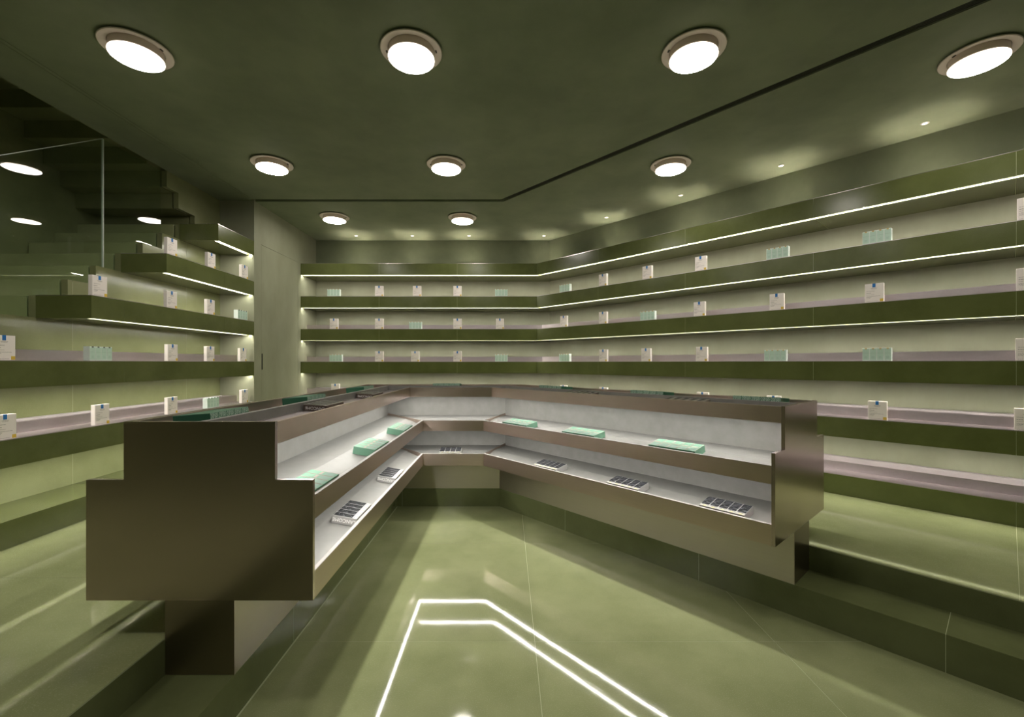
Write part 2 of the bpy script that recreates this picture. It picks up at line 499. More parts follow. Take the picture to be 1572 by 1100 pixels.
# ------------------------------------------------------------------ ceiling with its slots
ceil = prism('ceiling', [(XW - 0.0, YFRONT - 0.1), (XR + 0.1, YFRONT - 0.1), (XR + 0.1, 1.2), (1.2, 7.0), (XF - 0.35, 7.0), (XF - 0.35, YS), (XW, YS)], ZC + 0.06, ZC + 0.12, 'dark', kind='structure')
wi, wo = 3.295, 3.364
def ln(c, y): return (c - W.y * y) / W.x
def ly(c, x): return (c - W.x * x) / W.y
CP = [
    [(-2.897, YFRONT - 0.05), (XR + 0.05, YFRONT - 0.05), (XR + 0.05, ly(wi, XR + 0.05)), (ln(wi, 5.05), 5.05), (-2.897, 5.05)],
    [(-2.930, YFRONT - 0.05), (-2.901, YFRONT - 0.05), (-2.901, 5.05), (-2.930, 5.05)],
    [(XW, YFRONT - 0.05), (-2.934, YFRONT - 0.05), (-2.934, YS + 0.01), (XW, YS + 0.01)],
    [(XF - 0.01, 5.121), (ln(wo, 5.121), 5.121), (KW.x + 0.03, YB + 0.03), (XF - 0.01, YB + 0.03)],
    [(ln(wo, 5.121), 5.121), (XR + 0.05, ly(wo, XR + 0.05)), (XR + 0.05, 0.40), (KW.x + 0.03, YB + 0.03)],
]
for p in CP:
    prism('ceiling_panel', p, ZC, ZC + 0.06, 'ceiling', ceil)
trim = bpy.data.objects.new('trim_1', None)
COL.objects.link(trim)
trim['kind'] = 'structure'
for i in range(4):
    c = wi + 0.0118 + i * 0.0145
    a = Vector((ln(c, 5.03), 5.03))
    b = Vector((XR, ly(c, XR)))
    prism('slat', [tuple(a - W * 0.0016), tuple(b - W * 0.0016), tuple(b + W * 0.0016), tuple(a + W * 0.0016)], ZC + 0.002, ZC + 0.05, 'slat', trim)

# ------------------------------------------------------------------ wall shelves
ORD = {1: 'topmost', 2: 'second', 3: 'third', 4: 'fourth', 5: 'fifth', 6: 'lowest'}
def shelf_slabs(root, p0, m0, p1, m1, prof, cuts, L, dr, name='slab'):
    cs = [0.0] + cuts + [L]
    for a, b in zip(cs[:-1], cs[1:]):
        ga = 0 if a == 0 else 0.0009
        gb = 0 if b == L else 0.0009
        if b != L:
            q = p0 + dr * b
            zt_ = max(z for o, z in prof); zb_ = min(z for o, z in prof); om = max(o for o, z in prof)
            seg_solid('joint', q - dr * 0.0009, m_mid(dr) * -1, q + dr * 0.0009, m_mid(dr) * -1, [(0.0012 if o == 0 else (o - 0.0012 if o == om else o), z + (0.0012 if z == zb_ else 0) - (0.0012 if z == zt_ else 0)) for o, z in prof], 'grout', root)
        seg_solid(name, p0 + dr * (a + ga), m0 if a == 0 else m_mid(dr) * -1, p0 + dr * (b - gb) if b != L else p1, m1 if b == L else m_mid(dr) * -1, prof, 'stone', root)

def place_root(name, loc, label, cat, group):
    return empty(name, loc, label, cat, group)

def re_root(root):
    """children were built in world coordinates: keep them there under the moved root"""
    inv = Matrix.Translation(-root.location)
    for c in [o for o in root.children]:
        c.matrix_parent_inverse = inv

def make_shelf(level, wall):
    z = SHELF_Z.get(level, Z3)
    bot = z - TH if level < 6 else Z2 + 0.0005
    if wall == 'left':
        ys = {1: 4.4626, 2: 3.7835, 3: 3.0989}.get(level, 0.55)
        p0, p1, dr, dep = Vector((XF, ys)), Vector((XF, YS)), Vector((0, 1)), XF - XW - 0.001
        m0 = m1 = Vector((-1, 0))
        cuts = [y - ys for y in (-1.4, -0.2, 1.0, 2.2, 3.365, 4.56) if y - ys > 0.1]
        where = 'along the left wall by the stairs'
    elif wall == 'back':
        p0, p1, dr, dep = Vector((XF, YF)), K, Vector((1, 0)), YB - YF - 0.001
        m0, m1 = Vector((0, 1)), Vector((0.4505, 1))
        cuts = [1.104, 2.204]
        where = 'along the back wall'
    else:
        p0, p1, dr, dep = K, K + D * 6.2, D, YB - YF - 0.001
        m0, m1 = Vector((0.4505, 1)), W
        cuts = [1.055, 2.167, 3.296, 4.43, 5.56]
        where = 'along the long right wall'
    L = (p1 - p0).length
    kind = 'wall_shelf' if level < 6 else 'stone_ledge'
    extra = 'with a light strip beneath' if level < 6 else 'resting on the platform'
    if level in (4, 5) or (level == 3 and wall != 'left'):
        extra = 'carrying a rosy metal tray'
    label = f'{ORD[level]} green stone {"shelf" if level < 6 else "ledge"} {where}, {extra}'
    root = empty(kind, (p0.x, p0.y, bot), label, 'shelf', 'green stone shelves on the walls')
    prof = rect(0, dep, bot, z)
    if level < 6:      # a groove under the front edge holds the light strip
        prof = [(0, bot), (0.010, bot), (0.010, bot + 0.018), (0.060, bot + 0.018), (0.060, bot), (dep, bot), (dep, z), (0, z)]
    if wall == 'left' and level <= 3:      # the free front end is solid
        e = 0.03
        seg_solid('slab_end', p0, m0, p0 + dr * e, m0, rect(0, dep, bot, z), 'stone', root)
        shelf_slabs(root, p0 + dr * e, m0, p1, m1, prof, [c - e for c in cuts], L - e, dr)
    else:
        shelf_slabs(root, p0, m0, p1, m1, prof, cuts, L, dr)
    q0 = p0 + dr * (0.032 if wall == 'left' and level <= 3 else 0.0)
    if level < 6:
        seg_solid('light_strip', q0, m0, p1, m1, [(0.0215, bot + 0.0012), (0.0365, bot + 0.0162), (0.0355, bot + 0.0172), (0.0205, bot + 0.0022)], 'white', root)
        led_sheet('diffuser', q0, m0, p1, m1, (0.0220, bot + 0.0013), (0.0368, bot + 0.0161), (1, -1), 'led', root)
        seg_solid('lit_edge', q0, m0, p1, m1, rect(0.0102, 0.0170, bot + 0.0004, bot + 0.0030), 'led_edge', root)
    T = 'steel'
    if not (wall == 'left' and level == 6):
        seg_solid('tray_floor', p0, m0, p1, m1, rect(0.0008, dep - 0.0005, z, z + 0.004), 'steel_smooth' if level == 1 else T, root)
    if level in (4, 5) or (level >= 3 and wall != 'left'):
        seg_solid('tray_upstand', p0, m0, p1, m1, rect(0.198, 0.203, z + 0.004, z + 0.075), T, root)
        r = 0.013
        cap = [(dep - 2 * r - 0.001 + r + r * math.cos(a), z + 0.064 + r * math.sin(a)) for a in [math.pi * i / 6 for i in range(7)]]
        rail = [(dep - 2 * r - 0.001, z + 0.004), (dep - 0.001, z + 0.004)] + cap
        seg_solid('tray_rail', p0, m0, p1, m1, rail, 'steel_rail', root)
        if wall == 'left':
            seg_solid('tray_end', p1 - dr * 0.008, m1, p1 - dr * 0.003, m1, rect(0.2031, dep - 0.028, z + 0.004, z + 0.075), T, root)
        if wall == 'back':
            seg_solid('tray_end', p0 + dr * 0.070, m0, p0 + dr * 0.074, m0, rect(0.2031, dep - 0.028, z + 0.004, z + 0.075), T, root)
    re_root(root)
    return root
for lv in range(1, 7):
    for wl in ('left', 'back', 'right'):
        make_shelf(lv, wl)

# ------------------------------------------------------------------ staircase and glass
stair = empty('staircase', (XSL, ty(-8), Z2), 'lower flight of dark green stone stairs rising behind the glass at left', 'stairs')
for k in range(-8, 7):
    box('stair_step', XSL + 0.002, XG - 0.014, ty(k), ty(k + 1) - 0.0004, tz(k) - RISE - 0.0, tz(k) - 0.001, 'stair_lightened', stair, bevel=0.001)
re_root(stair)
stair2 = empty('staircase', (XSL, 4.678, 2.79), 'dark underside of the upper stair flight stepping up towards the viewer', 'stairs')
ups = [(4.678, 2.79), (4.448, 2.945), (4.294, 3.10), (4.135, 3.255), (3.972, 3.41), (3.765, 3.565), (3.54, 3.72), (3.30, 3.875), (3.06, 4.03), (2.82, 4.185), (2.58, 4.34)]
prev = 5.55
for (y, z) in ups:
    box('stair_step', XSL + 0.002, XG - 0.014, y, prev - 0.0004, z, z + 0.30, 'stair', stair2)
    prev = y
re_root(stair2)

glass = empty('glass_balustrade', (XG - 0.008, 2.0, 1.2), 'clear glass stair balustrade with a raked top edge, left of the shelves', 'balustrade')
xg0, xg1 = XG - 0.0125, XG - 0.0015
def gz(y, off): return Z0S + (y - Y0S) * RISE / RUN + off
pa = [(0.7, gz(0.7, -0.17)), (3.672, gz(3.672, -0.17)), (3.672, 3.25), (2.934, 2.768), (0.7, 1.27)]
pb = [(3.680, gz(3.680, -0.17)), (4.285, gz(4.285, -0.17)), (4.285, 3.25), (3.680, 3.25)]
for poly in (pa, pb):
    g = slab_yz('glass_pane', poly, xg0, xg1, 'glass', glass)
box('pane_edge', xg0 - 0.001, xg1 + 0.001, 3.6723, 3.6797, gz(3.676, -0.10), 3.25, 'glass_edge', glass)
def edge_bar(name, y0, z0, y1, z1, t):
    slab_yz(name, [(y0, z0), (y1, z1), (y1, z1 + t), (y0, z0 + t)], xg0, xg1, 'glass_edge', glass)
edge_bar('pane_edge', 0.7, 1.2705, 2.934, 2.7685, 0.004)
edge_bar('pane_edge', 2.934, 2.7685, 3.672, 3.2505, 0.004)
re_root(glass)

# ------------------------------------------------------------------ display counter
counter = empty('display_counter', (-0.6, 4.46, Z1), 'U-shaped bronze metal display counter with lit stepped trays in the middle of the room', 'counter')
ZL = {0: 1.165, 1: 0.873, 2: 0.573}       # lip tops
ZB = {0: 1.078, 1: 0.781, 2: 0.467}       # tray undersides
OL = {0: 0.297, 1: 0.445, 2: 0.445}
FP = {0: [(0.014, 1.121), (0.16, 1.110), (0.278, 1.094)], 1: [(0.014, 0.873), (0.25, 0.867), (0.426, 0.836)], 2: [(0.014, 0.572), (0.25, 0.568), (0.426, 0.536)]}
PTH = 0.018
segs = [(CL + Vector((0, PTH)), I0, CA, MA), (CA, MA, CB, MB), (CB, MB, CR - D * PTH, IR)]
for si, (p0, m0, p1, m1) in enumerate(segs):
    b0 = p0 - Vector((0, PTH - 0.003)) if si == 0 else p0
    b1 = p1 + D * (PTH - 0.003) if si == 2 else p1
    seg_solid('base', b0, m0, b1, m1, rect(-HB, HB, Z1 + 0.0006, 0.4665), 'bronze_base', counter)
    seg_solid('back_panel', p0, m0, p1, m1, rect(-0.014, 0.014, 0.4755, 1.1665), 'tray_back', counter)
    seg_solid('bottom_plate', p0, m0, p1, m1, rect(-0.4245, 0.4245, 0.467, 0.475), 'bronze', counter)
    for s in (1, -1):
        for lv in (0, 1, 2):
            o1 = OL[lv]
            t = 0.018
            seg_solid('tray_lip', p0, m0, p1, m1, rect(s * (o1 - t), s * o1, ZB[lv], ZL[lv]), 'bronze', counter)
            if lv:
                seg_solid('lip_highlight', p0, m0, p1, m1, rect(s * (o1 - t - 0.001), s * (o1 - 0.0006), ZL[lv] + 0.0002, ZL[lv] + 0.002), 'lip_highlight', counter)
            fp = [(s * o, z) for o, z in FP[lv]]
            seg_solid('tray_floor', p0, m0, p1, m1, fp + [(o, z - 0.007) for o, z in reversed(fp)], 'tray' if lv else 'steel', counter)
            if lv < 2:
                seg_solid('tray_underside', p0, m0, p1, m1, rect(s * 0.0143, s * (o1 - t - 0.0003), ZB[lv], ZB[lv] + 0.008), 'tray', counter)
                oc = 0.411 if lv == 1 else 0.235
                seg_solid('light_strip', p0, m0, p1, m1, rect(s * (oc - 0.007), s * (oc + 0.007), ZB[lv] - 0.004, ZB[lv] - 0.0002), 'white', counter)
                led_sheet('diffuser', p0, m0, p1, m1, (s * (oc - 0.0044), ZB[lv] - 0.0043), (s * (oc + 0.0044), ZB[lv] - 0.0043), (0, -1), ('led_counter' if lv else 'led_counter_top') if s > 0 else 'led_outer', counter)
# dividers on the mitres
for pc, mc, dv in ((CA, MA, Vector((1, 1)).normalized()), (CB, MB, Vector((-1, 0.4505)).normalized() * -1)):
    tn = Vector((mc.y, -mc.x)).normalized() * 0.002
    for s in (1, -1):
        for lv in (1, 2):
            a, b = pc + mc * (0.015 * s), pc + mc * (0.426 * s)
            z0, z1 = ZB[lv] + 0.009, ZL[lv] + 0.020
            z1b = ZL[lv] + 0.002
            vs_ = [(*(a - tn), z0), (*(b - tn), z0), (*(b - tn), z1b), (*(a - tn), z1), (*(a + tn), z0), (*(b + tn), z0), (*(b + tn), z1b), (*(a + tn), z1)]
            fs = [(0, 1, 2, 3), (7, 6, 5, 4), (0, 4, 5, 1), (1, 5, 6, 2), (2, 6, 7, 3), (3, 7, 4, 0)]
            link('tray_divider', mesh('tray_divider', vs_, fs), 'bronze', counter)
seg_solid('base_end_shade', CL + Vector((0, 0.0015)), I0, CL + Vector((0, 0.0028)), I0, rect(-HB, HB, Z1 + 0.0006, 0.4664), 'bronze_end', counter)  # added plate, only there to darken the end of the base
seg_solid('base_end_shade', CR - D * 0.0028, IR, CR - D * 0.0015, IR, rect(-HB, HB, Z1 + 0.0006, 0.4664), 'bronze_end', counter)
out = [(-0.445, 0.4665), (0.445, 0.4665), (0.445, 0.94), (0.297, 0.94), (0.297, 1.1675), (-0.297, 1.1675), (-0.297, 0.94), (-0.445, 0.94)]
seg_solid('end_panel', CL, I0, CL + Vector((0, PTH)), I0, out, 'bronze_side', counter)
seg_solid('end_panel', CR - D * PTH, IR, CR, IR, out, 'bronze_side', counter)
re_root(counter)

# ------------------------------------------------------------------ ceiling lamps
def lathe(name, prof, n=40, smooth=True):
    vs_, fs = [], []
    for r, z in prof:
        for i in range(n):
            a = 2 * math.pi * i / n
            vs_.append((r * math.cos(a), r * math.sin(a), z))
    for j in range(len(prof) - 1):
        for i in range(n):
            fs.append((j * n + i, j * n + (i + 1) % n, (j + 1) * n + (i + 1) % n, (j + 1) * n + i))
    me = bpy.data.meshes.new(name)
    me.from_pydata(vs_, [], fs)
    bm = bmesh.new()
    bm.from_mesh(me)
    bmesh.ops.remove_doubles(bm, verts=bm.verts, dist=1e-6)
    bmesh.ops.recalc_face_normals(bm, faces=bm.faces)
    bm.to_mesh(me)
    bm.free()
    if smooth:
        for p in me.polygons:
            p.use_smooth = True
        me.set_sharp_from_angle(angle=math.radians(35))
    return me

flange_me = lathe('flange', [(0.150, 0.0), (0.150, -0.008), (0.176, -0.008), (0.180, -0.011), (0.180, -0.014), (0.177, -0.017), (0.140, -0.012), (0.136, -0.010), (0.136, 0.0)])
drum_me = lathe('drum', [(0.1330, 0.0), (0.1330, -0.0535), (0.0001, -0.0535)])
disc_me = lathe('diffuser', [(0.1318, -0.0600), (0.131, -0.0618), (0.06, -0.0628), (0.0001, -0.0630)])
rim_me = lathe('rim', [(0.1325, -0.0536), (0.1348, -0.0545), (0.1348, -0.0590), (0.1320, -0.0605)])
clip_me = boxes_mesh('clip', [(-0.004, 0.004, -0.010, 0.010, -0.0165, -0.0125)])
flange_me.materials.append(M['lamp_body'])
drum_me.materials.append(M['lamp_drum'])
disc_me.materials.append(M['lamp_disc'])
rim_me.materials.append(M['lamp_rim'])
clip_me.materials.append(M['dark'])
LAMPS = [(-2.183, 2.615, 'nearest lamp at the left'), (-0.566, 2.629, 'second lamp from the left in the front row'), (1.103, 2.624, 'third lamp from the left in the front row'), (2.836, 2.668, 'lamp beyond the dark slot at the far right'),
         (-2.183, 4.121, 'left lamp of the middle row'), (-0.566, 4.133, 'centre lamp of the middle row'), (1.527, 4.140, 'right lamp of the middle row'),
         (-2.186, 5.622, 'back lamp near the door'), (-0.568, 5.650, 'back lamp above the middle of the back shelves'),
         (-2.183, 1.12, 'lamp overhead left of the viewer'), (-0.566, 1.12, 'lamp just overhead of the viewer'), (1.103, 1.12, 'lamp overhead right of the viewer'), (3.60, 1.15, 'lamp overhead beyond the slot')]
LAMPS.append((-3.86, 1.75, 'added unseen over the foot of the stairs'))  # extra lamp out of view, added to brighten the stairs
for i, (x, y, lab) in enumerate(LAMPS):
    r = empty('ceiling_lamp', (x, y, ZC if x > XG else ZC + 0.06), f'round grey recessed ceiling lamp, {lab}', 'lamp', 'round ceiling lamps')
    link('flange', flange_me, None, r)
    link('drum', drum_me, None, r)
    link('diffuser', disc_me, None, r)
    link('rim', rim_me, None, r)
    for s in (-1, 1):
        c = link('clip', clip_me, None, r)
        c.location = (s * 0.146, 0, 0)

ring_me = lathe('spot_ring', [(0.0150, 0.0), (0.0150, -0.004), (0.0250, -0.003), (0.0260, 0.0)], 20)
lens_me = lathe('lens', [(0.0149, -0.0015), (0.0001, -0.0025)], 20)
ring_me.materials.append(M['white'])
lens_me.materials.append(M['spot_lens'])
SPOTS = [(-2.21, 6.497), (-1.387, 6.497), (-0.556, 6.497), (0.541, 6.497), (1.273, 5.677), (1.929, 4.924), (2.585, 4.182), (3.243, 3.441), (3.90, 2.70), (4.56, 1.96)]
SPL = ['over the left end of the back wall', 'second from the left over the back wall', 'third from the left over the back wall', 'in the corner of the back and right walls',
       'first over the right wall from the corner', 'second over the right wall from the corner', 'third over the right wall from the corner', 'fourth over the right wall, large in view',
       'fifth over the right wall', 'sixth over the right wall']
for (x, y), lab in zip(SPOTS, SPL):
    r = empty('ceiling_spotlight', (x, y, ZC), f'tiny bright ceiling spotlight {lab}', 'spotlight', 'small spotlights above the top shelf')
    link('spot_ring', ring_me, None, r)
    link('lens', lens_me, None, r)
    ld = bpy.data.lights.new('spot_lamp', 'SPOT')
    ld.energy = SPOT_ENERGY
    ld.color = SHELF_WARM[:3]
    ld.spot_size = math.radians(40)
    ld.spot_blend = 0.5
    ld.shadow_soft_size = 0.013
    lo = bpy.data.objects.new('spot_lamp', ld)
    COL.objects.link(lo)
    lo.parent = r
    lo.location = (0, 0, -0.008)

# ------------------------------------------------------------------ goods on the wall shelves
def quad_patch(bxs, name):
    return boxes_mesh(name, bxs)

BW, BD, BH = 0.115, 0.030, 0.145
# local frame: x along the shelf (left to right as one faces it), y away from the viewer, z up; front face at y = 0
box_me = boxes_mesh('product_box', [(0, BW, 0, BD, 0, BH)])
bm = bmesh.new(); bm.from_mesh(box_me)
bmesh.ops.bevel(bm, geom=bm.edges[:], offset=0.0012, segments=1, affect='EDGES')
bm.to_mesh(box_me); bm.free()
box_me.materials.append(M['white'])
tab_me = boxes_mesh('blue_tab', [(BW * 0.40, BW * 0.57, -0.0008, 0.006, BH * 0.80, BH + 0.0008)])
tab_me.materials.append(M['blue'])
pat_me = boxes_mesh('yellow_patch', [(BW * 0.80, BW * 0.985, -0.0008, 0.004, 0.003, BH * 0.165)])
pat_me.materials.append(M['yellow'])
lines = []
rl = random.Random(3)
for (z, x0, x1, h) in ((0.755, 0.33, 0.66, 0.016), (0.715, 0.36, 0.63, 0.012), (0.60, 0.09, 0.52, 0.013), (0.50, 0.09, 0.34, 0.020), (0.41, 0.09, 0.50, 0.011), (0.325, 0.09, 0.82, 0.012), (0.275, 0.09, 0.36, 0.016), (0.225, 0.09, 0.30, 0.012), (0.06, 0.09, 0.72, 0.010)):
    x = x0
    while x < x1:
        w_ = rl.uniform(0.03, 0.09)
        lines.append((BW * x, BW * min(x + w_, x1), -0.0006, 0.001, BH * (z - h / 2), BH * (z + h / 2)))
        x += w_ + 0.014
print_me = boxes_mesh('printed_lines', lines)
print_me.materials.append(M['ink'])

CW, CD, CH = 0.0437, 0.046, 0.100
mint_me = boxes_mesh('mint_carton', [(0, CW, 0, CD, 0, CH)])
bm = bmesh.new(); bm.from_mesh(mint_me)
bmesh.ops.bevel(bm, geom=bm.edges[:], offset=0.001, segments=1, affect='EDGES')
bm.to_mesh(mint_me); bm.free()
mint_me.materials.append(M['mint_white'])
mface_me = boxes_mesh('front_print', [(0.0025, CW - 0.0025, -0.0005, 0.001, 0.006, CH - 0.006)])
mface_me.materials.append(M['mint'])
mtab_me = boxes_mesh('top_notch', [(CW * 0.36, CW * 0.66, -0.0012, 0.005, CH - 0.0085, CH + 0.0006)])
mtab_dark = mtab_me.copy()
mtab_me.materials.append(M['gold'])
mtab_dark.materials.append(M['darkclip'])
mprint_me = boxes_mesh('printed_lines', [(0.004, CW - 0.004, -0.0009, 0.0, 0.060, 0.0618), (0.012, CW - 0.012, -0.0009, 0.0, 0.034, 0.0355), (0.011, CW - 0.011, -0.0009, 0.0, 0.029, 0.0305), (0.013, CW - 0.013, -0.0009, 0.0, 0.024, 0.0255), (0.012, CW - 0.012, -0.0009, 0.0, 0.019, 0.0205)])
mprint_me.materials.append(M['mint_ink'])

def shelf_frame(wall, a, zt):
    """matrix that puts the local box frame at position a along a wall's shelf"""
    if wall == 'back':
        return Matrix.Translation((a, YF + 0.014, zt))
    if wall == 'right':
        p = K + D * a + W * 0.014
        return Matrix.Translation((p.x, p.y, zt)) @ Matrix.Rotation(math.atan2(D.y, D.x), 4, 'Z')
    return Matrix.Translation((XF - 0.014, a, zt)) @ Matrix.Rotation(math.pi / 2, 4, 'Z')

WALLN = {'back': 'back wall', 'right': 'right wall', 'left': 'left wall'}
NTH = ['first', 'second', 'third', 'fourth', 'fifth', 'sixth', 'seventh', 'eighth']
LEV = {2: 'second-highest', 3: 'third-highest', 4: 'eye-level', 5: 'fifth-highest'}
GOODS = {
    'back': {2: [('m', -2.535), ('w', -1.861), ('w', -1.327), ('w', -0.756), ('m', -0.168)],
             3: [('w', -2.500), ('w', -1.861), ('m', -1.380), ('w', -0.756), ('w', -0.157)],
             4: [('m', -2.505), ('w', -1.861), ('w', -1.353), ('w', -0.756), ('m', -0.168)],
             5: [('w', -2.480)]},
    'right': {2: [('m', 0.410), ('w', 1.056), ('w', 1.658), ('w', 2.264), ('m', 2.930), ('m', 3.625), ('w', 4.433)],
              3: [('w', 0.425), ('w', 1.056), ('m', 1.630), ('w', 2.250), ('w', 2.956), ('w', 3.641), ('w', 4.430)],
              4: [('m', 0.405), ('w', 1.062), ('w', 1.643), ('w', 2.273), ('m', 2.912), ('m', 3.625), ('w', 4.427)],
              5: [('w', 0.420), ('w', 1.060), ('w', 2.282), ('w', 2.931), ('w', 3.660), ('w', 4.421)]},
    'left': {2: [('w', 3.924), ('w', 4.440), ('w', 4.992)],
             3: [('w', 3.235), ('w', 3.920), ('w', 4.430), ('m', 4.985)],
             4: [('w', 2.632), ('m', 3.277), ('w', 3.929), ('w', 4.425), ('w', 4.967)],
             5: [('w', 2.637), ('w', 3.256), ('w', 3.929), ('m', 4.495), ('w', 4.995)]},
}
ORDL = ['left', 'second from left', 'second from right', 'right']
for wall, lvs in GOODS.items():
    for lv, items in lvs.items():
        tray = lv in (4, 5) or (lv == 3 and wall != 'left')
        zt = SHELF_Z[lv] + 0.0043
        nw = nm = 0
        for kind_, a in items:
            if wall == 'left':
                a = a - (BW if kind_ == 'w' else 4 * CW + 0.0015)
            if kind_ == 'w':
                lab = f'white box with blue tab, {NTH[nw]} from left on {LEV[lv]} shelf of {WALLN[wall]}'
                if sum(1 for q in items if q[0] == 'w') == 1:
                    lab = f'only white box with blue tab seen on {LEV[lv]} shelf of {WALLN[wall]}'
                nw += 1
                o = link('product_box', box_me, None, None, label=lab, category='box', group='white product boxes on the wall shelves')
                o.matrix_world = shelf_frame(wall, a, zt) @ Matrix.Rotation(random.uniform(-0.02, 0.02), 4, 'Z')
                link('blue_tab', tab_me, None, o)
                link('yellow_patch', pat_me, None, o)
                link('printed_lines', print_me, None, o, kind='stuff')
            else:
                nmax = sum(1 for q in items if q[0] == 'm')
                row = f'{NTH[nm]} four' if nmax > 1 else 'row of four'
                nm += 1
                for i in range(4):
                    lab = f'{ORDL[i]} mint carton in {row} on {LEV[lv]} shelf of {WALLN[wall]}'
                    o = link('mint_carton', mint_me, None, None, label=lab, category='carton', group='mint cartons on the wall shelves')
                    o.matrix_world = shelf_frame(wall, a + i * (CW + 0.0005), zt)
                    link('front_print', mface_me, None, o)
                    link('top_notch', mtab_dark if wall == 'left' else mtab_me, None, o)
                    link('printed_lines', mprint_me, None, o, kind='stuff')

# ------------------------------------------------------------------ goods in the counter trays
def text_mesh(body, size, mat, name):
    cu = bpy.data.curves.new(name, 'FONT')
    cu.body = body
    cu.size = size
    cu.extrude = 0.0003
    cu.align_x = 'CENTER'
    cu.align_y = 'CENTER'
    o = bpy.data.objects.new(name, cu)
    COL.objects.link(o)
    dg = bpy.context.evaluated_depsgraph_get()
    dg.update()
    me = bpy.data.meshes.new_from_object(o.evaluated_get(dg), depsgraph=dg)
    bpy.data.objects.remove(o)
    me.name = name
    me.materials.clear()
    me.materials.append(M[mat])
    return me

def carton(nm_, L, Wd, H, mat):
    """local frame: x along the counter arm, y from the spine outwards to the lip, z up, origin at the spine end"""
    me = boxes_mesh(nm_, [(0, Wd, 0, L, 0, H)])
    bm_ = bmesh.new(); bm_.from_mesh(me)
    bmesh.ops.bevel(bm_, geom=bm_.edges[:], offset=0.0012, segments=1, affect='EDGES')
    bm_.to_mesh(me); bm_.free()
    me.materials.append(M[mat])
    return me

def flatpart(name, bxs, mat):
    me = boxes_mesh(name, bxs)
    me.materials.append(M[mat])
    return me

SPEC = {}
# mint cartons of the middle trays
L, Wd, H = 0.130, 0.0595, 0.045
SPEC['mint'] = dict(body=carton('tray_carton', L, Wd, H, 'mint_strong'), w=Wd, parts=[
    ('cream_bar', flatpart('cream_bar', [(0.012, Wd - 0.010, 0.054, 0.067, H - 0.001, H + 0.0005)], 'cream_soft')),
    ('pale_edge', flatpart('pale_edge', [(0.0012, 0.0045, 0.004, L - 0.002, H - 0.001, H + 0.0004), (Wd - 0.0045, Wd - 0.0012, 0.004, L - 0.002, H - 0.001, H + 0.0004)], 'cream_soft')),
    ('pale_end', flatpart('pale_end', [(0.006, Wd - 0.006, 0.076, L - 0.010, H - 0.001, H + 0.0004)], 'mint_soft')),  # lip half coloured paler to imitate the reflection on the carton tops
], text=None, label='mint green', cat='carton')
# silver-black cartons of the lower trays
L, Wd, H = 0.130, 0.0485, 0.043
SPEC['black'] = dict(body=carton('tray_carton', L, Wd, H, 'silver'), w=Wd, parts=[
    ('dark_window', flatpart('dark_window', [(0.0018, Wd - 0.0018, 0.006, 0.104, H - 0.001, H + 0.0005)], 'charcoal')),
    ('top_marks', flatpart('top_marks', [(0.003, Wd - 0.003, 0.0012, 0.0035, H - 0.001, H + 0.0006), (0.006, 0.020, 0.109, 0.112, H - 0.001, H + 0.0006), (0.026, 0.040, 0.109, 0.112, H - 0.001, H + 0.0006)], 'black')),
    ('yellow_end', flatpart('yellow_end', [(0.012, Wd - 0.020, 0.118, 0.128, H - 0.001, H + 0.0006)], 'yellow_soft')),
], text=('LANCOME', 0.026), label='silver and black', cat='carton')
# dark cartons of the top tray, viewer's side
L, Wd, H = 0.135, 0.0545, 0.037
SPEC['brown'] = dict(body=carton('tray_carton', L, Wd, H, 'brown'), w=Wd, parts=[
    ('pale_edge', flatpart('pale_edge', [(0.0012, 0.004, 0.004, L - 0.004, H - 0.001, H + 0.0005), (0.018, 0.021, 0.004, L - 0.03, H - 0.001, H + 0.0005), (0.004, Wd - 0.004, L - 0.012, L - 0.008, H - 0.001, H + 0.0005)], 'silver')),
    ('dark_window', flatpart('dark_window', [(0.023, Wd - 0.003, 0.006, L - 0.02, H - 0.001, H + 0.0005)], 'charcoal')),
], text=('LANCOME', 0.024), label='dark brown', cat='carton')
# green cartons of the top tray, wall side
L, Wd, H = 0.156, 0.0545, 0.068
dots = []
nd = 14
dv, df = [], []
for zc, r_ in ((H * 0.50, 0.0105),):
    vs_ = [(Wd / 2 + r_ * math.cos(2 * math.pi * i / nd), -0.0006, zc + r_ * math.sin(2 * math.pi * i / nd)) for i in range(nd)]
    vs_ += [(x, 0.001, z) for x, _, z in vs_]
    df = [list(range(nd)), list(range(nd, 2 * nd))[::-1]] + [[i, (i + 1) % nd, nd + (i + 1) % nd, nd + i] for i in range(nd)]
    dot_me = mesh('black_dot', vs_, df)
    dot_me.materials.append(M['black'])
SPEC['green'] = dict(body=carton('tray_carton', L, Wd, H, 'green'), w=Wd, parts=[
    ('leafy_end', flatpart('leafy_end', [(0.0015, Wd - 0.0015, -0.0004, 0.001, 0.003, H - 0.0015)], 'green_light')),
    ('black_dot', dot_me),
], text=None, label='bottle green', cat='carton')
for k_ in ('black', 'brown'):
    s_ = SPEC[k_]
    s_['text_me'] = text_mesh(s_['text'][0], s_['text'][1], 'letters', 'lettering')

def floor_z(lv, o):
    fp = FP[lv]
    for (a, za), (b, zb) in zip(fp[:-1], fp[1:]):
        if a <= o <= b:
            return za + (zb - za) * (o - a) / (b - a), (zb - za) / (b - a)
    return fp[-1][1], (fp[-1][1] - fp[-2][1]) / (fp[-1][0] - fp[-2][0])

